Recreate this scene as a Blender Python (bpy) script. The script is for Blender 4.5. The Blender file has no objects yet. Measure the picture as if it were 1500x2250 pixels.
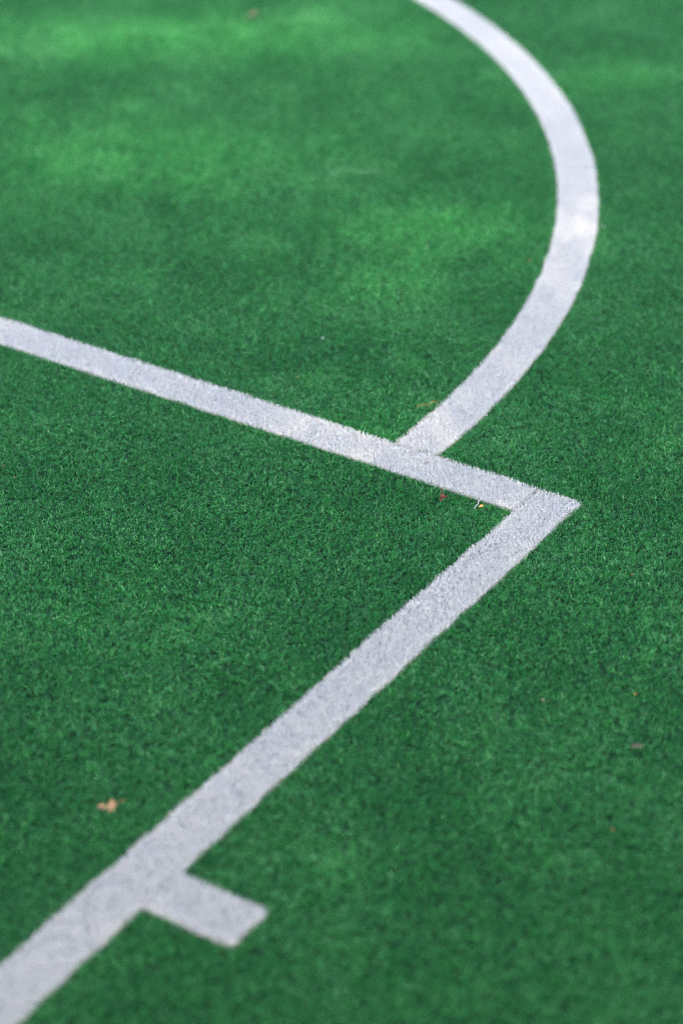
import bpy, math, random
import numpy as np
from mathutils import Matrix, Vector

scene = bpy.context.scene
root_col = scene.collection
rng = np.random.default_rng(7)
random.seed(7)

# ------------------------------------------------------------------ camera
CAM = Vector((1.1595, -2.3562, 1.580))
FWD = Vector((-0.46559, 0.71473, -0.52190))
RIGHT = Vector((0.83823, 0.54531, -0.00100))
UP = Vector((-0.28389, 0.43794, 0.85300))
cam_data = bpy.data.cameras.new("camera")
cam = bpy.data.objects.new("camera", cam_data)
root_col.objects.link(cam)
m = Matrix((RIGHT, UP, -FWD)).transposed().to_4x4()
m.translation = CAM
cam.matrix_world = m
cam_data.sensor_fit = 'VERTICAL'
cam_data.sensor_height = 36.0
cam_data.sensor_width = 24.0
cam_data.lens = 82.3
cam_data.clip_start = 0.05
cam_data.clip_end = 1000.0
cam_data.dof.use_dof = True
cam_data.dof.focus_distance = 3.03
cam_data.dof.aperture_fstop = 2.2
cam_data.dof.aperture_blades = 9
scene.camera = cam

# ------------------------------------------------------------------ sky and sun
SUN_EL = math.radians(40)
SUN_H = Vector((0.545, -0.838, 0)).normalized()
SUN = Vector((SUN_H.x * math.cos(SUN_EL), SUN_H.y * math.cos(SUN_EL), math.sin(SUN_EL)))
world = bpy.data.worlds.new("World")
scene.world = world
world.use_nodes = True
wn = world.node_tree
sky = wn.nodes.new('ShaderNodeTexSky')
sky.sky_type = 'NISHITA'
sky.sun_disc = False
sky.sun_elevation = SUN_EL
sky.sun_rotation = math.atan2(SUN.x, SUN.y)
sky.air_density = 0.8
sky.dust_density = 6.0
sky.ozone_density = 1.0
wn.links.new(sky.outputs[0], wn.nodes['Background'].inputs[0])
wn.nodes['Background'].inputs[1].default_value = 0.15
sun_data = bpy.data.lights.new("sun", 'SUN')
sun_data.energy = 2.0
sun_data.angle = math.radians(0.53)
sun_data.color = (1.0, 0.87, 0.68)
sun = bpy.data.objects.new("sun", sun_data)
root_col.objects.link(sun)
sun.rotation_euler = SUN.to_track_quat('Z', 'Y').to_euler()
sun.location = SUN * 30
vs = scene.view_settings
vs.view_transform = 'Standard'
vs.look = 'None'
vs.gamma = 1.0
vs.use_curve_mapping = False
vs.exposure = 2.82
scene.render.engine = 'CYCLES'
scene.cycles.use_adaptive_sampling = False
scene.cycles.use_denoising = True
scene.cycles.denoising_prefilter = 'NONE'      # keeps the fine grain of the pile
scene.cycles.filter_width = 1.2

# ------------------------------------------------------------------ helpers
def tag(o, label=None, cat=None, group=None, kind=None):
    if label: o['label'] = label
    if cat: o['category'] = cat
    if group: o['group'] = group
    if kind: o['kind'] = kind
    return o

def mesh_quads(name, V, F, tint=None):
    """mesh from an (n,3) vertex array and an (m,k) face array of one face size"""
    me = bpy.data.meshes.new(name)
    n, (f, k) = len(V), F.shape
    me.vertices.add(n)
    me.vertices.foreach_set('co', np.ascontiguousarray(V, dtype=np.float32).ravel())
    me.loops.add(f * k)
    me.loops.foreach_set('vertex_index', np.ascontiguousarray(F, dtype=np.int32).ravel())
    me.polygons.add(f)
    me.polygons.foreach_set('loop_start', np.arange(f, dtype=np.int32) * k)
    try:
        me.polygons.foreach_set('loop_total', np.full(f, k, dtype=np.int32))
    except Exception:
        pass
    me.polygons.foreach_set('use_smooth', np.ones(f, dtype=bool))
    if tint is not None:
        a = me.attributes.new('tint', 'FLOAT', 'POINT')
        a.data.foreach_set('value', np.ascontiguousarray(tint, dtype=np.float32))
    me.update(calc_edges=True)
    return me

def link(name, me, mat, parent=None):
    o = bpy.data.objects.new(name, me)
    root_col.objects.link(o)
    if mat and not me.materials: me.materials.append(mat)
    if parent: o.parent = parent
    return o

def empty(name, loc=(0, 0, 0)):
    o = bpy.data.objects.new(name, None)
    root_col.objects.link(o)
    o.location = loc
    o.empty_display_size = 0.05
    return o

# ------------------------------------------------------------------ materials
def new_mat(name):
    mt = bpy.data.materials.new(name)
    mt.use_nodes = True
    return mt, mt.node_tree, mt.node_tree.nodes['Principled BSDF']

def ramp(nt, pts):
    r = nt.nodes.new('ShaderNodeValToRGB')
    els = r.color_ramp.elements
    while len(els) > 1: els.remove(els[0])
    els[0].position, els[0].color = pts[0][0], (*pts[0][1], 1)
    for p, c in pts[1:]:
        e = els.new(p); e.color = (*c, 1)
    return r

def fibre_mat(name, pts, rough, spec, trans, tcol):
    mt, nt, b = new_mat(name)
    at = nt.nodes.new('ShaderNodeAttribute'); at.attribute_name = 'tint'
    geo = nt.nodes.new('ShaderNodeNewGeometry')
    no = nt.nodes.new('ShaderNodeTexNoise'); no.inputs['Scale'].default_value = 5.0
    no.inputs['Detail'].default_value = 5.0
    nt.links.new(geo.outputs['Position'], no.inputs['Vector'])
    ma = nt.nodes.new('ShaderNodeMath'); ma.operation = 'MULTIPLY_ADD'
    nt.links.new(no.outputs[0], ma.inputs[0]); ma.inputs[1].default_value = 0.5; ma.inputs[2].default_value = -0.25
    ad = nt.nodes.new('ShaderNodeMath'); ad.operation = 'ADD'; ad.use_clamp = True
    nt.links.new(at.outputs['Fac'], ad.inputs[0]); nt.links.new(ma.outputs[0], ad.inputs[1])
    r = ramp(nt, pts)
    nt.links.new(ad.outputs[0], r.inputs[0])
    nt.links.new(r.outputs[0], b.inputs['Base Color'])
    b.inputs['Roughness'].default_value = rough
    b.inputs['Specular IOR Level'].default_value = spec
    tr = nt.nodes.new('ShaderNodeBsdfTranslucent'); tr.inputs[0].default_value = (*tcol, 1)
    mx = nt.nodes.new('ShaderNodeMixShader'); mx.inputs[0].default_value = trans
    out = nt.nodes['Material Output']
    nt.links.new(b.outputs[0], mx.inputs[1]); nt.links.new(tr.outputs[0], mx.inputs[2])
    nt.links.new(mx.outputs[0], out.inputs['Surface'])
    return mt

M_GREEN = fibre_mat('green_fibre', [(0.0, (0.001, 0.05, 0.007)), (0.38, (0.005, 0.170, 0.024)), (0.6, (0.032, 0.290, 0.058)), (0.8, (0.115, 0.42, 0.14)), (1.0, (0.24, 0.53, 0.27))], 0.30, 0.45, 0.12, (0.03, 0.24, 0.03))  # pale end of the ramp paints highlights onto some of the fibres
M_WHITE = fibre_mat('white_fibre', [(0.0, (0.70, 0.69, 0.67)), (0.15, (0.81, 0.80, 0.775)), (1.0, (0.84, 0.83, 0.805))], 0.5, 0.4, 0.45, (0.83, 0.82, 0.79))

def noise_mat(name, c1, c2, scale, rough=0.8, bump=0.0, spec=0.3, detail=6.0):
    mt, nt, b = new_mat(name)
    tc = nt.nodes.new('ShaderNodeTexCoord')
    no = nt.nodes.new('ShaderNodeTexNoise'); no.inputs['Scale'].default_value = scale
    no.inputs['Detail'].default_value = detail
    nt.links.new(tc.outputs['Object'], no.inputs['Vector'])
    r = ramp(nt, [(0.3, c1), (0.7, c2)])
    nt.links.new(no.outputs[0], r.inputs[0])
    nt.links.new(r.outputs[0], b.inputs['Base Color'])
    b.inputs['Roughness'].default_value = rough
    b.inputs['Specular IOR Level'].default_value = spec
    if bump:
        bp = nt.nodes.new('ShaderNodeBump'); bp.inputs['Strength'].default_value = bump
        bp.inputs['Distance'].default_value = 0.01
        nt.links.new(no.outputs[0], bp.inputs['Height'])
        nt.links.new(bp.outputs[0], b.inputs['Normal'])
    return mt

M_BACK = noise_mat('turf_backing', (0.002, 0.020, 0.005), (0.006, 0.030, 0.010), 260)
M_FIELD = noise_mat('turf_field', (0.010, 0.12, 0.035), (0.018, 0.19, 0.055), 320, 0.6, 0.7)
M_STRIP = noise_mat('strip_backing', (0.14, 0.13, 0.11), (0.26, 0.25, 0.22), 300)
M_BARK = noise_mat('bark', (0.06, 0.045, 0.033), (0.17, 0.13, 0.10), 14, 0.9, 0.8)
M_SAND = noise_mat('sand', (0.30, 0.23, 0.16), (0.55, 0.46, 0.36), 400)

def leaf_mat(name, c1, c2, trans=0.0, tcol=None, scale=120):
    mt = noise_mat(name, c1, c2, scale, 0.55, 0.25, 0.4)
    if trans:
        nt = mt.node_tree
        tr = nt.nodes.new('ShaderNodeBsdfTranslucent'); tr.inputs[0].default_value = (*(tcol or c2), 1)
        mx = nt.nodes.new('ShaderNodeMixShader'); mx.inputs[0].default_value = trans
        nt.links.new(nt.nodes['Principled BSDF'].outputs[0], mx.inputs[1])
        nt.links.new(tr.outputs[0], mx.inputs[2])
        nt.links.new(mx.outputs[0], nt.nodes['Material Output'].inputs['Surface'])
    return mt

M_CROWN = leaf_mat('tree_leaf', (0.035, 0.075, 0.02), (0.06, 0.12, 0.03), 0.15, (0.08, 0.16, 0.02), 3)

# ------------------------------------------------------------------ court layout (metres; corner of the key at the origin)
W = 0.0663                      # width of the inlaid white strips
TICK_Y, TICK_L = -0.879, 0.110  # small mark on the outside of the lane line
CX, CY, R = -2.0222, 0.0205, 1.800
LANE = -2 * 2.0222
# fibre-covered stretch: the part of the field in view, generously widened
REGION = np.array([(-2.75, 1.20), (-0.62, 2.62), (1.30, -0.90), (0.10, -1.95)])

def inside(P, poly=REGION):
    s = np.ones(len(P), bool)
    for i in range(len(poly)):
        a, b = poly[i], poly[(i + 1) % len(poly)]
        cr = (b[0] - a[0]) * (P[:, 1] - a[1]) - (b[1] - a[1]) * (P[:, 0] - a[0])
        s &= cr <= 0
    return s

class Wob:
    """smooth random wobble of a hand-cut edge (metres)"""
    def __init__(self, amp, seed):
        r = np.random.default_rng(seed)
        self.k = r.uniform(8, 120, 9); self.p = r.uniform(0, 6.28, 9)
        self.a = amp * r.uniform(.5, 1, 9) / np.sqrt(1 + (self.k / 40))
    def __call__(self, t):
        return (self.a * np.sin(np.outer(t, self.k) + self.p)).sum(1)

wa1, wa2, wb1, wb2, wc1, wc2, wt1, wt2, wt3 = [Wob(0.0006, 40 + i) for i in range(9)]

def d_free(P):   # signed distance (positive inside) of each strip
    x, y = P[:, 0], P[:, 1]
    return np.minimum.reduce([-y + wa1(x), y + W + wa2(x), -x - W - 0.0005 + 0 * x, x - LANE])
def d_lane(P):
    x, y = P[:, 0], P[:, 1]
    a_, b_ = -x + wb1(y) - .001, -y + wb1(x) - .001
    rc = 0.007
    cut = rc - np.hypot(np.maximum(rc - a_, 0), np.maximum(rc - b_, 0))
    return np.minimum.reduce([a_, b_, np.where((a_ < rc) & (b_ < rc), cut, 1), x + W + wb2(y)])
def d_arc(P):
    r = np.hypot(P[:, 0] - CX, P[:, 1] - CY)
    t = np.arctan2(P[:, 1] - CY, P[:, 0] - CX) * R
    return np.minimum.reduce([R - r + wc1(t), r - R + W + wc2(t), P[:, 1] - 0.001])
def d_tick(P):
    x, y = P[:, 0], P[:, 1]
    a_, b_, c_ = TICK_Y - y + wt1(x), y - TICK_Y + W + wt2(x), TICK_L - x + wt3(y)
    rc = 0.009
    cut1 = np.where((a_ < rc) & (c_ < rc), rc - np.hypot(np.maximum(rc - a_, 0), np.maximum(rc - c_, 0)), 1)
    cut2 = np.where((b_ < rc) & (c_ < rc), rc - np.hypot(np.maximum(rc - b_, 0), np.maximum(rc - c_, 0)), 1)
    return np.minimum.reduce([a_, b_, c_, cut1, cut2, x + 0.0025])
def d_white(P):
    return np.maximum.reduce([d_free(P), d_lane(P), d_arc(P), d_tick(P)])

# ------------------------------------------------------------------ ground
def ring_mesh(name, poly, half, z):
    n = len(poly)
    out = [(-half, half), (half, half), (half, -half), (-half, -half)]
    V = np.array([(*p, z) for p in poly] + [(*p, z) for p in out])
    F = np.array([(i, (i + 1) % 4, 4 + (i + 1) % 4, 4 + i) for i in range(4)])[:, ::-1]
    return mesh_quads(name, V, F)
g = link('ground', ring_mesh('ground', REGION, 300, -0.0035), M_FIELD); tag(g, kind='structure')
g = link('turf_backing', mesh_quads('turf_backing', np.array([(*p, -0.0060) for p in REGION * 1.0]), np.array([[3, 2, 1, 0]])), M_BACK); tag(g, kind='structure')

# ------------------------------------------------------------------ fibres
K = 6   # cross-sections per fibre
def fibres(P, zb, r, lmin, lmax, width, lean=None, lean_amt=0.0, spread=0.45, curl=0.85, tint=None, tip_sheen=0.0, K=K):
    n = len(P)
    az = r.uniform(0, 2 * np.pi, n)
    th = np.abs(r.normal(0, spread, n))
    dirx, diry = np.sin(th) * np.cos(az), np.sin(th) * np.sin(az)
    if lean is not None:
        dirx += lean[:, 0] * lean_amt; diry += lean[:, 1] * lean_amt
        az = np.arctan2(diry, dirx); th = np.arcsin(np.clip(np.hypot(dirx, diry), 0, .95))
    L = r.uniform(lmin, lmax, n) / (K - 1)
    c = np.c_[P, np.full(n, zb)]
    w = width * r.uniform(.7, 1.25, n)
    tw = r.uniform(0, 2 * np.pi, n)
    V = np.zeros((n, K, 2, 3))
    taper = [1.0] * (K - 2) + [0.85, 0.4]
    for k in range(K):
        side = np.c_[np.cos(tw), np.sin(tw), r.normal(0, .25, n)]
        side /= np.linalg.norm(side, axis=1)[:, None]
        h = (w * taper[k] * .5)[:, None] * side
        V[:, k, 0] = c - h; V[:, k, 1] = c + h
        d = np.c_[np.sin(th) * np.cos(az), np.sin(th) * np.sin(az), np.cos(th)]
        c = c + d * L[:, None]
        th = np.clip(th + r.normal(curl * (.12 + .28 * k) * 5 / (K - 1), .45, n), 0, 2.7)
        az = az + r.normal(0, .8, n)
        tw = tw + r.normal(0, .5, n)
    base = (np.arange(n) * K * 2)[:, None]
    q = []
    for k in range(K - 1):
        q.append(base + np.array([[2 * k, 2 * k + 1, 2 * k + 3, 2 * k + 2]]))
    F = np.stack(q, 1).reshape(-1, 4)
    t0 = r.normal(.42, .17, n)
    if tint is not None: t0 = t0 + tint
    t = np.clip(t0[:, None] + tip_sheen * (np.arange(K) / (K - 1) - .5)[None, :], 0, 1)  # roots darker, tips paler: grazing sheen and haze put into the colour
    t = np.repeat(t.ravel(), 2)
    return V.reshape(-1, 3), F, t

Z0 = -0.0050
GL = (0.0054, 0.0080)
FW = 0.00064

# green: small patches of pile, instanced; loose tufts along the cut edges
clumps = bpy.data.collections.new('turf_pile_patches')   # prototypes only, not linked to the scene
CELL = 0.012
NCL, NSP = 28, 16
DENS = 460000
for i in range(NCL):
    k = int(CELL * CELL * DENS)
    g_ = int(math.ceil(math.sqrt(k)))
    gx, gy = np.meshgrid(np.arange(g_), np.arange(g_))
    Pp = (np.c_[gx.ravel(), gy.ravel()] + rng.uniform(-.2, 1.2, (g_ * g_, 2))) / g_ * CELL - CELL / 2
    Pp = Pp[rng.permutation(len(Pp))[:k]]
    # the fibres grow in small tufts: each tuft splays from its own stitch and has its own tone
    nt_ = int((CELL / 0.0036) ** 2)
    tc_ = rng.uniform(-CELL / 2, CELL / 2, (nt_, 2))
    dd = Pp[:, None, :] - tc_[None]
    ti = (dd ** 2).sum(2).argmin(1)
    off = dd[np.arange(len(Pp)), ti]
    V, F, t = fibres(tc_[ti] + off * .62, 0, rng, *GL, FW, lean=off / 0.0025, lean_amt=.35, tint=rng.normal(0, .13, nt_)[ti], tip_sheen=.30)
    me = mesh_quads('turf_clump', V, F, t); me.materials.append(M_GREEN)
    clumps.objects.link(bpy.data.objects.new('turf_clump_%02d' % i, me))
for i in range(NSP):
    V, F, t = fibres(rng.normal(0, .0006, (2, 2)), 0, rng, *GL, FW, tint=rng.normal(0, .10), tip_sheen=.30)
    me = mesh_quads('turf_sprig', V, F, t); me.materials.append(M_GREEN)
    clumps.objects.link(bpy.data.objects.new('turf_sprig_%02d' % i, me))

lo, hi = REGION.min(0), REGION.max(0)
gx, gy = np.meshgrid(np.arange(lo[0], hi[0], CELL), np.arange(lo[1], hi[1], CELL))
C = np.c_[gx.ravel(), gy.ravel()] + rng.uniform(-.0015, .0015, (gx.size, 2))
C = C[inside(C)]
dw = d_white(C)
far = dw < -0.0105
near = C[(~far) & (dw < 0.0105)]
C = C[far]
# tufts in the cells the edges run through
m_ = int(math.ceil(math.sqrt(CELL * CELL * DENS / 2)))
sub = (np.stack(np.meshgrid(np.arange(m_), np.arange(m_)), -1).reshape(-1, 2) + .5) / m_ - .5
E = (near[:, None, :] + sub[None] * CELL).reshape(-1, 2)
E = E + rng.uniform(-.0012, .0012, E.shape)
E = E[d_white(E) < -0.0002]
Pall = np.r_[C, E]
var = np.r_[rng.integers(0, NCL, len(C)), NCL + rng.integers(0, NSP, len(E))].astype(np.int32)
rot = np.c_[rng.normal(0, .04, (len(Pall), 2)), rng.integers(0, 4, len(Pall)) * math.pi / 2 + rng.normal(0, .1, len(Pall))]
rot[len(C):, 2] = rng.uniform(0, 6.28, len(E))
scl = rng.uniform(.88, 1.12, len(Pall))
def pile_points(name, P, z, var, rot, scl, mat):
    me = bpy.data.meshes.new(name)
    me.vertices.add(len(P))
    me.vertices.foreach_set('co', np.c_[P, np.full(len(P), z)].astype(np.float32).ravel())
    a = me.attributes.new('variant', 'INT', 'POINT'); a.data.foreach_set('value', np.ascontiguousarray(var, dtype=np.int32))
    a = me.attributes.new('turn', 'FLOAT_VECTOR', 'POINT'); a.data.foreach_set('vector', rot.astype(np.float32).ravel())
    a = me.attributes.new('size', 'FLOAT', 'POINT'); a.data.foreach_set('value', scl.astype(np.float32))
    me.materials.append(mat)
    return me
me = pile_points('turf_fibres', Pall, Z0, var, rot, scl, M_GREEN)
turf = link('turf_fibres', me, None)
tag(turf, 'short curly green artificial grass pile covering the court', 'artificial grass', kind='stuff')
def pile_nodes(protos):
    nt = bpy.data.node_groups.new('pile_instances', 'GeometryNodeTree')
    nt.interface.new_socket('Geometry', in_out='INPUT', socket_type='NodeSocketGeometry')
    nt.interface.new_socket('Geometry', in_out='OUTPUT', socket_type='NodeSocketGeometry')
    gi, go = nt.nodes.new('NodeGroupInput'), nt.nodes.new('NodeGroupOutput')
    iop = nt.nodes.new('GeometryNodeInstanceOnPoints')
    ci = nt.nodes.new('GeometryNodeCollectionInfo')
    ci.inputs['Collection'].default_value = protos
    ci.inputs['Separate Children'].default_value = True
    ci.inputs['Reset Children'].default_value = True
    def named(n_, ty):
        x = nt.nodes.new('GeometryNodeInputNamedAttribute'); x.data_type = ty; x.inputs['Name'].default_value = n_
        return [s for s in x.outputs if s.enabled and s.name == 'Attribute'][0]
    nt.links.new(gi.outputs[0], iop.inputs['Points'])
    nt.links.new(ci.outputs[0], iop.inputs['Instance'])
    iop.inputs['Pick Instance'].default_value = True
    nt.links.new(named('variant', 'INT'), iop.inputs['Instance Index'])
    nt.links.new(named('turn', 'FLOAT_VECTOR'), iop.inputs['Rotation'])
    nt.links.new(named('size', 'FLOAT'), iop.inputs['Scale'])
    nt.links.new(iop.outputs[0], go.inputs[0])
    return nt
md = turf.modifiers.new('pile', 'NODES'); md.node_group = pile_nodes(clumps)

# white strips: a backing and its own pile, real meshes
def strip_mesh(name, pts_l, pts_r):
    pl, pr = np.array(pts_l), np.array(pts_r)
    n = len(pl)
    zl = np.where(inside((pl + pr) / 2), -0.0048, 0.0015)
    V = np.zeros((2 * n, 3)); V[0::2, :2] = pl; V[1::2, :2] = pr; V[0::2, 2] = zl; V[1::2, 2] = zl
    F = np.array([(2 * i, 2 * i + 1, 2 * i + 3, 2 * i + 2) for i in range(n - 1)])
    return mesh_quads(name, V, F)

WD = 800000
def seam_keep(P):
    """pile is thin where two strips butt together"""
    x, y = P[:, 0], P[:, 1]
    k = np.ones(len(P))
    s1 = np.abs(x + W + 0.0006 * np.sin(y * 300)); k = np.where((y > -W - .002) & (y < .002), np.minimum(k, np.clip((s1 - .0012 + .0008 * np.sin(y * 410) * np.sin(y * 1130 + 1)) / 0.0022, .12, 1)), k)
    s2 = np.abs(y - 0.0006 + 0.0007 * np.sin(x * 260)); onarc = (x > -0.34) & (x < -0.20) ; k = np.where(onarc, np.minimum(k, np.clip((s2 - .0012 + .0008 * np.sin(x * 390) * np.sin(x * 1230 + 2)) / 0.0022, .05, 1)), k)
    s3 = np.abs(x + 0.007 - 0.046 * np.clip((-0.894 - y) / -0.017, 0, 1) ** .7) ; k = np.where((y < -.876) & (y > -.9) & (x < 0), np.minimum(k, np.clip((s3 - .001) / 0.004, .12, 1)), k)
    s4 = np.hypot((x + .002) / 1.0, (y + .906) / 1.6); k = np.minimum(k, np.clip(s4 / 0.012, .6, 1))
    s5 = np.abs(y + .0205 - (-0.7035 - x) * 2.5); k = np.where((x < -.69) & (x > -.715), np.minimum(k, np.clip(s5 / 0.006, .25, 1)), k)
    return k

WCELL = 0.009
WFW = 0.00066
white_clumps = bpy.data.collections.new('white_pile_patches')
for i in range(24):
    k = int(WCELL * WCELL * WD)
    g_ = int(math.ceil(math.sqrt(k)))
    gx, gy = np.meshgrid(np.arange(g_), np.arange(g_))
    Pp = (np.c_[gx.ravel(), gy.ravel()] + rng.uniform(-.3, 1.3, (g_ * g_, 2))) / g_ * WCELL - WCELL / 2
    Pp = Pp[rng.permutation(len(Pp))[:k]]
    V, F, t = fibres(Pp, 0, rng, 0.0060, 0.0088, WFW, spread=.45, curl=.8)
    me = mesh_quads('white_clump', V, F, t); me.materials.append(M_WHITE)
    white_clumps.objects.link(bpy.data.objects.new('white_clump_%02d' % i, me))
WHITE_NODES = pile_nodes(white_clumps)

def white_pile(dfun, bounds):
    """pile of one strip: patches in its middle, single fibres along cut edges and seams"""
    (x0, y0), (x1, y1) = bounds
    gx, gy = np.meshgrid(np.arange(x0, x1, WCELL), np.arange(y0, y1, WCELL))
    C = np.c_[gx.ravel(), gy.ravel()]
    C = C[inside(C)]
    C = C[dfun(C) > -WCELL * .75]
    h = WCELL / 2
    ok = dfun(C) > .0082
    for ox in (-h, 0, h):
        for oy in (-h, 0, h):
            ok &= seam_keep(C + [ox, oy]) > .97
    mid, rim = C[ok], C[~ok]
    n = len(mid)
    pts = pile_points('fibres', mid + rng.uniform(-.0008, .0008, mid.shape), Z0 + .0004, rng.integers(0, 24, n),
                      np.c_[rng.normal(0, .04, (n, 2)), rng.integers(0, 4, n) * math.pi / 2], rng.uniform(.93, 1.07, n), M_WHITE)
    m_ = int(round(WCELL * math.sqrt(WD)))
    sub = (np.stack(np.meshgrid(np.arange(m_), np.arange(m_)), -1).reshape(-1, 2) + .5) / m_ - .5
    P = (rim[:, None, :] + sub[None] * WCELL).reshape(-1, 2)
    P = P + rng.uniform(-.5, .5, P.shape) * WCELL / m_ * 1.6
    d = dfun(P)
    k = (d > 0.0009) & (rng.random(len(P)) < seam_keep(P))
    P, d = P[k], d[k]
    # fibres at the cut edge flop outwards over it
    e = 1e-4
    gxx = dfun(P + [e, 0]) - d; gyy = dfun(P + [0, e]) - d
    gn = np.c_[-gxx, -gyy] / e
    edge = np.clip(1 - d / 0.004, 0, 1)[:, None]
    V, F, t = fibres(P, Z0 + .0004, rng, 0.0062, 0.0092, WFW, gn * edge, 0.42, .45, .8, K=5)
    return pts, mesh_quads('edge_fibres', V, F, t)

def line(name, label, dfun, bounds, pl, pr):
    o = empty(name, (float(pl[0][0]), float(pl[0][1]), -0.009))
    tag(o, label, 'line marking', 'white lines inlaid in the artificial grass')
    s = link('backing', strip_mesh('backing', pl, pr), M_STRIP, o)
    pts, rim = white_pile(dfun, bounds)
    f = link('fibres', pts, None, o); f['kind'] = 'stuff'
    f.modifiers.new('pile', 'NODES').node_group = WHITE_NODES
    e = link('edge_fibres', rim, M_WHITE, o); e['kind'] = 'stuff'
    for c in (s, f, e): c.matrix_parent_inverse = Matrix.Translation(-o.location)
    return o

xs = np.r_[LANE, np.arange(-3.9, -W, .05), -W - .0008]
line('free_throw_line', 'straight white line crossing from the left edge to the pointed corner', d_free, ((-3, -W - .006), (-W + .002, .006)),
     np.c_[xs, xs * 0], np.c_[xs, xs * 0 - W])
ys = np.r_[0, np.arange(-.05, -5.8, -.05)]
line('lane_line', 'straight white line running diagonally from the corner to the bottom left', d_lane, ((-W - .006, -2.0), (.006, .006)),
     np.c_[ys * 0, ys], np.c_[ys * 0 - W, ys])
ts = np.linspace(-.0105, np.pi + .0105, 150)
line('curved_line', 'curved white line sweeping up from the straight line to the top', d_arc, ((-2.8, 0), (-.2, 2.0)),
     np.c_[CX + R * np.cos(ts), np.maximum(CY + R * np.sin(ts), .002)], np.c_[CX + (R - W) * np.cos(ts), np.maximum(CY + (R - W) * np.sin(ts), .002)])
xs = np.linspace(.0008, TICK_L, 4)
line('tick_mark', 'short white stub mark jutting out of the diagonal line near the bottom', d_tick, ((-.004, TICK_Y - W - .005), (TICK_L + .005, TICK_Y + .005)),
     np.c_[xs, xs * 0 + TICK_Y], np.c_[xs, xs * 0 + TICK_Y - W])

# sand and rubber crumbs caught along the cut edges of the strips
def crumbs(n):
    out = []
    while len(out) < n:
        P = rng.uniform(REGION.min(0), REGION.max(0), (200000, 2)); P = P[inside(P)]
        d = d_white(P)
        P = P[(d < .0012) & (d > -.0022)]
        # they gather against the strips on the side towards the lane line's foot
        out.extend(P.tolist())
    return np.array(out[:n])
P = crumbs(4200)
r_ = rng.uniform(.00035, .0011, len(P))
oct_v = np.array([(1, 0, 0), (0, 1, 0), (-1, 0, 0), (0, -1, 0), (0, 0, 1), (0, 0, -1)], float)
oct_f = np.array([(0, 1, 4), (1, 2, 4), (2, 3, 4), (3, 0, 4), (1, 0, 5), (2, 1, 5), (3, 2, 5), (0, 3, 5)])
V = (oct_v[None] * r_[:, None, None] * rng.uniform(.7, 1.3, (len(P), 6, 1)) + np.c_[P, rng.uniform(-.0035, -.0006, len(P))][:, None, :]).reshape(-1, 3)
F = (oct_f[None] + (np.arange(len(P)) * 6)[:, None, None]).reshape(-1, 3)
o = link('infill_sand', mesh_quads('infill_sand', V, F), M_SAND)
tag(o, 'tan sand grains caught along the edges of the white lines', 'sand', kind='stuff')

# ------------------------------------------------------------------ litter on the turf
def sheet(name, outline, cup, curlx, n=5):
    """small leaf: outline half-widths along its length, cupped and curled, with thickness"""
    L = len(outline)
    V, F = [], []
    for s_ in (1, 0):
        for i, (t, w) in enumerate(outline):
            for j in range(n):
                v = -1 + 2 * j / (n - 1)
                x = t; y = v * w
                z = cup * (abs(v) ** 1.6) * w + curlx * math.sin(t * 3.1) * t - s_ * 0.00025 * 0 - (0.0003 if s_ else 0)
                V.append((x, y, z))
    def idx(s_, i, j): return s_ * L * n + i * n + j
    for i in range(L - 1):
        for j in range(n - 1):
            F.append((idx(0, i, j), idx(0, i + 1, j), idx(0, i + 1, j + 1), idx(0, i, j + 1)))
            F.append((idx(1, i, j + 1), idx(1, i + 1, j + 1), idx(1, i + 1, j), idx(1, i, j)))
        F.append((idx(0, i, 0), idx(1, i, 0), idx(1, i + 1, 0), idx(0, i + 1, 0)))
        F.append((idx(0, i + 1, n - 1), idx(1, i + 1, n - 1), idx(1, i, n - 1), idx(0, i, n - 1)))
    return np.array(V, float), np.array(F)

def tube(path, rad, sides=6):
    path = [Vector(p) for p in path]
    V, F = [], []
    for i, p in enumerate(path):
        d = (path[min(i + 1, len(path) - 1)] - path[max(i - 1, 0)]).normalized()
        a_ = d.cross(Vector((0.13, .2, 1))).normalized(); b_ = d.cross(a_)
        rr = rad[i] if hasattr(rad, '__len__') else rad
        for k in range(sides):
            t = 2 * math.pi * k / sides
            V.append(p + (a_ * math.cos(t) + b_ * math.sin(t)) * rr)
    for i in range(len(path) - 1):
        for k in range(sides):
            k2 = (k + 1) % sides
            F.append((i * sides + k, i * sides + k2, (i + 1) * sides + k2, (i + 1) * sides + k))
    return np.array([tuple(v) for v in V]), np.array(F)

def rotz(V, a_):
    c, s_ = math.cos(a_), math.sin(a_)
    return V @ np.array([[c, s_, 0], [-s_, c, 0], [0, 0, 1]])
def rotx(V, a_):
    c, s_ = math.cos(a_), math.sin(a_)
    return V @ np.array([[1, 0, 0], [0, c, s_], [0, -s_, c]])
def roty(V, a_):
    c, s_ = math.cos(a_), math.sin(a_)
    return V @ np.array([[c, 0, -s_], [0, 1, 0], [s_, 0, c]])

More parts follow.
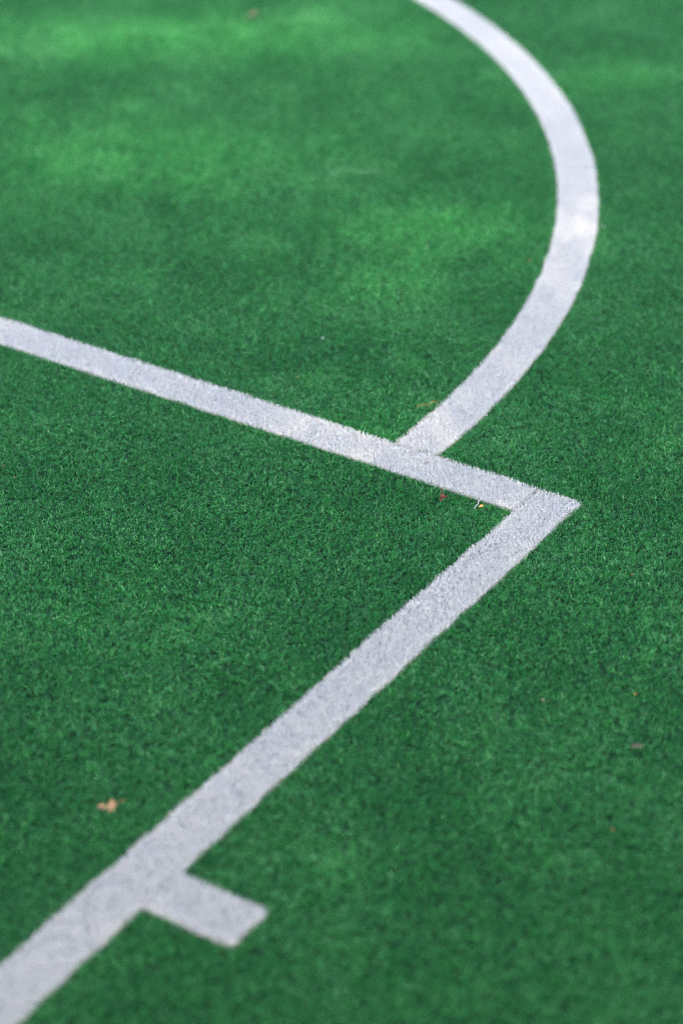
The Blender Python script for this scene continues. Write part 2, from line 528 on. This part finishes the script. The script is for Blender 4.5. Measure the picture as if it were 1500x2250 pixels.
M_TAN = leaf_mat('dry_leaf_tan', (0.14, 0.07, 0.03), (0.52, 0.37, 0.24), .05, None, 150)
M_TANSTEM = leaf_mat('dry_stem', (0.22, 0.15, 0.05), (0.32, 0.22, 0.08))
M_RED = leaf_mat('red_leaf', (0.07, 0.018, 0.012), (0.21, 0.07, 0.045))
M_YEL = leaf_mat('yellow_petal', (0.50, 0.25, 0.04), (0.68, 0.46, 0.14))
M_OCHRE = leaf_mat('ochre_curl', (0.20, 0.14, 0.025), (0.32, 0.21, 0.05))
M_BROWN = leaf_mat('brown_scrap', (0.09, 0.085, 0.04), (0.17, 0.14, 0.075), 0, None, 300)
M_ORANGE = leaf_mat('orange_scrap', (0.40, 0.15, 0.04), (0.55, 0.24, 0.08))
M_THREAD = leaf_mat('white_thread', (0.66, 0.67, 0.66), (0.80, 0.80, 0.80))
M_PALE = leaf_mat('pale_strand', (0.13, 0.32, 0.17), (0.21, 0.39, 0.24), .2)
M_HAIR = leaf_mat('dark_hair', (0.05, 0.05, 0.06), (0.09, 0.09, 0.10))
M_SPECK = leaf_mat('dark_speck', (0.03, 0.025, 0.02), (0.08, 0.05, 0.03))

# unit vectors of the view on the ground: away from and across the line of sight
AW = math.atan2(0.838, -0.545)
def world_mesh(o_loc, V): return V

def leaf_thing(name, label, loc, blades, stem, m_leaf, m_stem, cat='leaf'):
    o = empty(name, loc)
    tag(o, label, cat)
    for V, F in blades:
        link('leaf_lobe' if len(blades) > 1 else 'leaf_blade', mesh_quads('leaf_blade', V, F), m_leaf, o)
    if stem:
        V, F = tube(*stem)
        link('stem', mesh_quads('stem', V, F), m_stem, o)
    return o

prof = [(0.0, .12), (.15, .5), (.35, .9), (.6, 1.0), (.8, .75), (.93, .38), (1.0, .06)]
def blade(length, halfw, cup=.6, curl=.3, tilt=0, roll=0, turn=0, at=(0, 0, 0)):
    V, F = sheet('b', [(t * length, w * halfw) for t, w in prof], cup, curl)
    V[:, 2] += 0
    return rotz(roty(rotx(V, roll), tilt), turn) + np.array(at), F
RT = math.atan2(0.545, 0.838)      # ground direction that runs to the right in the view
# tan dry leaf, two curled lobes and a faint stem
leaf_thing('dry_leaf', 'curled tan dry leaf lying on the green beside the diagonal line', (-0.1265, -0.840, -0.0005),
           [blade(.0125, .0046, .9, .25, -.95, .25, RT + 1.45, (.003, .0008, -.0005)), blade(.0105, .0036, .9, .25, -.35, -.35, RT + 3.0, (-.0012, -.0012, .0008)),
            blade(.0070, .0036, .9, .2, -.55, .6, RT + .3, (.0015, -.001, .0))],
           ([(.003, .002, .003), (.004, .010, .003), (.003, .016, .0015), (.004, .024, .0)], [.0007, .0006, .0006, .0009]), M_TAN, M_TANSTEM)
# red leaf
leaf_thing('red_leaf', 'small dark red leaf with stem on green below the straight line', (-0.157, -0.098, 0.001),
           [blade(.0085, .0032, .8, .25, -.55, .5, RT + 1.2, (.0, .0, .0008)), blade(.008, .003, .8, .2, -.35, -.5, RT + .35, (.001, .001, .001)), blade(.006, .0028, .8, .2, -.15, .4, RT - 1.4, (0, 0, .0012))],
           ([(0, .001, .003), (-.003, .006, .004), (-.0065, .012, .0035), (-.010, .019, .003), (-.011, .0205, .003)], [.0005, .0005, .0006, .0007, .0011]), M_RED, M_RED)
def single(name, label, cat, loc, VF, mat):
    o = link(name, mesh_quads(name, *VF), mat); o.location = loc
    return tag(o, label, cat)
single('yellow_petal', 'tiny golden yellow petal inside the pointed corner, beside a white thread', 'petal', (-.107, -.086, .0005), blade(.0062, .0020, .9, .1, -.25, .5, RT + .15), M_YEL)
single('white_thread', 'thin white thread touching the straight line beside the yellow petal', 'thread', (0, 0, 0),
       tube([(-.109, -.094, .001), (-.110, -.089, .0025), (-.110, -.083, .003), (-.1125, -.077, .0035), (-.113, -.071, .0025), (-.1155, -.065, .001)], .00042, 6), M_THREAD)
single('ochre_curl', 'ochre curled dry strand on green left of the curved line foot', 'plant strand', (0, 0, 0),
       tube([(-.3165, .1005, -.001), (-.3135, .104, .0015), (-.308, .109, .0025), (-.302, .1115, .002), (-.3005, .109, -.0005)], .0004, 6), M_OCHRE)
single('ochre_curl', 'shorter ochre strand just behind the longer ochre curl', 'plant strand', (0, 0, 0),
       tube([(-.306, .120, -.001), (-.304, .1235, .0015), (-.2995, .1245, .0025), (-.295, .1215, .001)], .0005, 6), M_OCHRE)
single('white_strand', 'pale squiggly strand lying on blurred grass inside the curve', 'thread', (0, 0, 0),
       tube([(-.858, .714, .0), (-.860, .724, .003), (-.852, .738, .0045), (-.840, .744, .004), (-.828, .745, .003), (-.812, .752, .003), (-.800, .765, .0035), (-.790, .772, .001)], [.0011, .0008, .0006, .0005, .0007, .0006, .0004, .0004], 6), M_PALE)
# dark hairs and specks on the white strips
single('dark_hair', 'fine dark hair lying across the diagonal line near the corner', 'hair', (0, 0, 0),
       tube([(-.0605, -.199, .0012), (-.050, -.188, .0022), (-.0415, -.174, .0026), (-.034, -.160, .0024), (-.028, -.149, .0014)], .00017, 5), M_HAIR)
single('dark_hair', 'fine dark hair across the straight line towards the left edge', 'hair', (0, 0, 0),
       tube([(-.697, -.0575, .0018), (-.7015, -.048, .0026), (-.7055, -.036, .0028), (-.7095, -.024, .0026), (-.709, -.012, .0012)], .00022, 5), M_HAIR)
def chip(r_, seed, flat=.6):
    rr = np.random.default_rng(seed)
    V = oct_v * r_ * rr.uniform(.7, 1.3, (6, 1)) * [1, 1, flat]
    F = oct_f
    # one subdivision for a rounder, uneven scrap
    mids, nf, VV = {}, [], V.tolist()
    def mid(a_, b_):
        kk = (min(a_, b_), max(a_, b_))
        if kk not in mids:
            p = (V[a_] + V[b_]) / 2 * rr.uniform(1.1, 1.45); VV.append(p.tolist()); mids[kk] = len(VV) - 1
        return mids[kk]
    for a_, b_, c_ in F:
        ab, bc, ca = mid(a_, b_), mid(b_, c_), mid(c_, a_)
        nf += [(a_, ab, ca), (b_, bc, ab), (c_, ca, bc), (ab, bc, ca)]
    return np.array(VV), np.array(nf)
single('dark_speck', 'black speck on the diagonal line just below the corner', 'crumb', (-.043, -.154, .0016), chip(.0012, 1), M_SPECK)
single('dark_speck', 'brown speck on the straight line below the curved line foot', 'crumb', (-.221, -.025, .0014), chip(.0014, 2), M_SPECK)
# scattered scraps
single('brown_leaf', 'blurred brownish leaf flake on the dark green at right', 'leaf', (.291, -.437, .0002), blade(.015, .0036, .3, .15, -.2, .1, RT - .25), M_BROWN)
single('brown_leaf', 'blurred orange brown leaf near the top edge of the photo', 'leaf', (-1.428, 1.279, .0005), blade(.022, .0062, .5, .2, -.35, .3, RT + .1), M_BROWN)
scraps = [
    ('white_chip', 'white crumb on green right of the curved line above its foot', (-.222, .133, .001), .0020, M_THREAD),
    ('white_chip', 'pale crumb touching the outer side of the curve at its widest', (-.377, .778, .0025), .0026, M_THREAD),
    ('brown_chip', 'dark reddish crumb at the left edge below the straight line', (-.694, -.337, .001), .0028, M_RED),
    ('orange_chip', 'small rusty crumb left of the curve where it turns', (-.416, .603, .002), .0024, M_ORANGE),
    ('white_chip', 'tiny white crumb in the middle of the green inside the curve', (-.541, .205, .001), .0020, M_THREAD),
    ('orange_chip', 'orange crumb on green at the right, above the brownish leaf flake', (.25, -.344, .0015), .0022, M_ORANGE),
    ('yellow_chip', 'mustard yellow crumb on blurred green at the lower right', (.341, -.576, .0018), .0030, M_OCHRE),
    ('pale_chip', 'pale beige crumb on green between diagonal line and right edge', (.167, -.412, .0018), .0024, M_SAND),
    ('pale_chip', 'pale crumb near the left edge below the reddish crumb', (-.662, -.353, .001), .0018, M_SAND),
    ('orange_chip', 'orange crumb on sharp green right of the pointed corner', (.132, -.121, .001), .0018, M_ORANGE),
    ('brown_chip', 'brownish crumb in the lighter green left of the curve', (-.616, .526, .002), .0032, M_BROWN),
    ('orange_chip', 'rusty crumb on green above the straight line, left of centre', (-.504, .084, .001), .0020, M_ORANGE),
    ('orange_chip', 'faint rusty crumb above the straight line, farther left', (-.579, .061, .001), .0016, M_ORANGE),
    ('brown_chip', 'faint brown crumb left of the pale beige crumb at right', (.187, -.445, .0015), .0020, M_BROWN),
    ('pale_chip', 'pale bead against the lower edge of the diagonal line', (-.0005, -.257, .0006), .0016, M_SAND),
]
for i, (nm, lab, loc, rad, mt) in enumerate(scraps):
    o = link(nm, mesh_quads(nm, *chip(rad * .7, 10 + i)), mt); o.location = (loc[0], loc[1], loc[2] * .3 - .0006)
    o.rotation_euler = (0, 0, i * 1.3)
    tag(o, lab, 'crumb', 'crumbs scattered on the turf')

# ------------------------------------------------------------------ the tree behind the photographer that shades the court
# openings of its crown (seen along the sun) as soft ellipses on the ground: x, y, 2x2 inverse axes, how open
GAPS = [
 (-1.483, 1.105, 2.126, 1.577, -4.202, 6.498, 1.7), (-1.25, 1.29, 4.374, 2.693, -3.445, 5.328, 1.0),
 (-1.176, .625, 3.086, 2.328, -3.263, 5.042, 1.4), (-.902, .767, 5.945, 3.91, -6.728, 10.395, .4),
 (-.606, .625, 5.301, 3.204, -5.506, 8.504, 1.15), (-.576, .424, 9.253, 5.825, -4.689, 7.24, .65),
 (-.411, .74, 13.411, 7.194, -8.511, 13.146, .42), (-.359, .599, 14.643, 7.949, -14.993, 23.152, .6),
 (-.451, .603, 11.05, 6.261, -10.691, 16.511, .35), (-.67, 1.383, 8.121, 4.203, -8.226, 12.718, .75),
 (-.362, -.009, 7.908, 5.126, -9.381, 14.477, .5), (-.254, .047, 19.675, 11.869, -9.446, 14.576, .3),
 (-.297, -.54, 6.39, 4.821, -6.881, 10.611, .22), (-.764, .4, 8.212, 5.638, -5.282, 8.157, .35),
 (-1.248, .382, 17.042, 14.086, -3.104, 4.795, .5), (-.928, 1.41, 16.615, 9.486, -5.372, 8.307, .25), (-1.15, .75, 1.5, 1.1, -.75, 1.2, .2)]
OPEN, CLOSED = 0.29, 0.005       # sun let through in an opening and elsewhere
def openness(P):
    a_ = np.zeros(len(P))
    for x, y, m11, m12, m21, m22, amp in GAPS:
        dx, dy = P[:, 0] - x, P[:, 1] - y
        u, v = m11 * dx + m12 * dy, m21 * dx + m22 * dy
        a_ = np.maximum(a_, amp * np.exp(-(u * u + v * v) ** 1.2))
    return a_
HX, HY = SUN.x / SUN.z, SUN.y / SUN.z
ZC = 4.0
CC = np.array([CAM.x + 0.545 * 1.8, CAM.y - 0.838 * 1.8, ZC])
SH = CC[:2] - np.array([HX, HY]) * ZC      # where the crown's shade lies
CR = np.array([4.6, 4.6, 1.8])
LEAF_A = 0.0042 * 0.36 * 0.5
LAI = 3.4
n_try = 1150000
U = rng.normal(size=(n_try, 3)); U /= np.linalg.norm(U, axis=1)[:, None]
rad = rng.random(n_try) ** (1 / 3)
lump = 1 + .12 * np.sin(U[:, 0] * 5 + 1) * np.sin(U[:, 1] * 4) + .1 * np.sin(U[:, 2] * 6 + U[:, 0] * 3)
Lp = CC + U * (rad * lump)[:, None] * CR
G = Lp[:, :2] - np.c_[HX * Lp[:, 2], HY * Lp[:, 2]]
T = np.minimum(CLOSED + (OPEN - CLOSED) * openness(G), .8)
# path through the crown at each leaf, so that the count of leaves met gives the wanted transmission
chord = 2 * CR[2] * np.sqrt(np.clip(1 - ((G[:, 0] - SH[0]) / CR[0]) ** 2 - ((G[:, 1] - SH[1]) / CR[1]) ** 2, .05, 1))
fine = np.where(openness(G) > .05, .48, np.where((np.abs(G[:, 0] + .55) < 1.6) & (np.abs(G[:, 1] - .3) < 1.8), .8, 1.05))      # leaves shrunk in and around the openings to smooth the sun patches
want = -np.log(T) / (0.5 * LEAF_A * fine ** 2) / chord * math.sin(SUN_EL)          # leaves per m3
vol = 4 / 3 * math.pi * CR.prod()
keep = rng.random(n_try) < np.clip(want / (n_try / vol), 0, 1)
Lp, fine = Lp[keep], fine[keep]
n = len(Lp)
la = rng.uniform(0, 6.28, n); lt = rng.normal(0, .6, n)
d1 = np.c_[np.cos(la) * np.cos(lt), np.sin(la) * np.cos(lt), np.sin(lt)]
up_ = rng.normal(0, .5, (n, 3)) + [0, 0, 1]
d2 = np.cross(d1, up_); d2 /= np.linalg.norm(d2, axis=1)[:, None]
nn = np.cross(d1, d2)
ll = (rng.uniform(.032, .049, n) * fine)[:, None]; ww = ll * .36
prof4 = [(0, 0, 0), (.35, 1, .12), (.35, -1, .12), (1, 0, -.15)]
V = np.stack([Lp + d1 * ll * a_ + d2 * ww * b_ + nn * ll * c_ for a_, b_, c_ in prof4] , 1).reshape(-1, 3)
b0 = (np.arange(n) * 4)[:, None]
F = np.concatenate([b0 + [[0, 1, 3]], b0 + [[0, 3, 2]]], 1).reshape(-1, 3)
TB = Vector((CC[0] + .838 * 2.9 + .3, CC[1] + .545 * 2.9 - .46, 0))      # well to one side, its own shade falls outside the picture
tree = tag(empty('tree', TB), 'large leafy tree standing behind the photographer', 'tree')
def child(nm, me, mt):
    o = link(nm, me, mt, tree); o.matrix_parent_inverse = Matrix.Translation(-TB); return o
child('crown', mesh_quads('crown', V, F), M_CROWN)['kind'] = 'stuff'
top = Vector(CC) * .35 + Vector((TB.x, TB.y, ZC)) * .65 + Vector((0, 0, .9))
tp = [TB + Vector((0, 0, -.1)), TB + Vector((.05, .02, 1.2)), TB + Vector((.02, .1, 1.9)), TB + Vector((-.1, .2, 2.9)), TB.lerp(top, .8) * 1, top]
tp[4] = Vector((TB.x * .5 + top.x * .5, TB.y * .5 + top.y * .5, 3.9))
child('trunk', mesh_quads('trunk', *tube(tp, [.34, .24, .2, .17, .12, .04], 12)), M_BARK)
for i in range(8):
    a_ = i * 2.4 + .6; st = tp[3].lerp(tp[5], .1 + .08 * i)
    e_ = st + Vector((math.cos(a_) * 2.2, math.sin(a_) * 2.2, .7 + .12 * i))
    if e_.z > ZC + 1.6: e_.z = ZC + 1.6
    mid_ = st.lerp(e_, .5) + Vector((0, 0, .25))
    child('limb', mesh_quads('limb', *tube([st, mid_, e_], [.055, .032, .008], 7)), M_BARK)
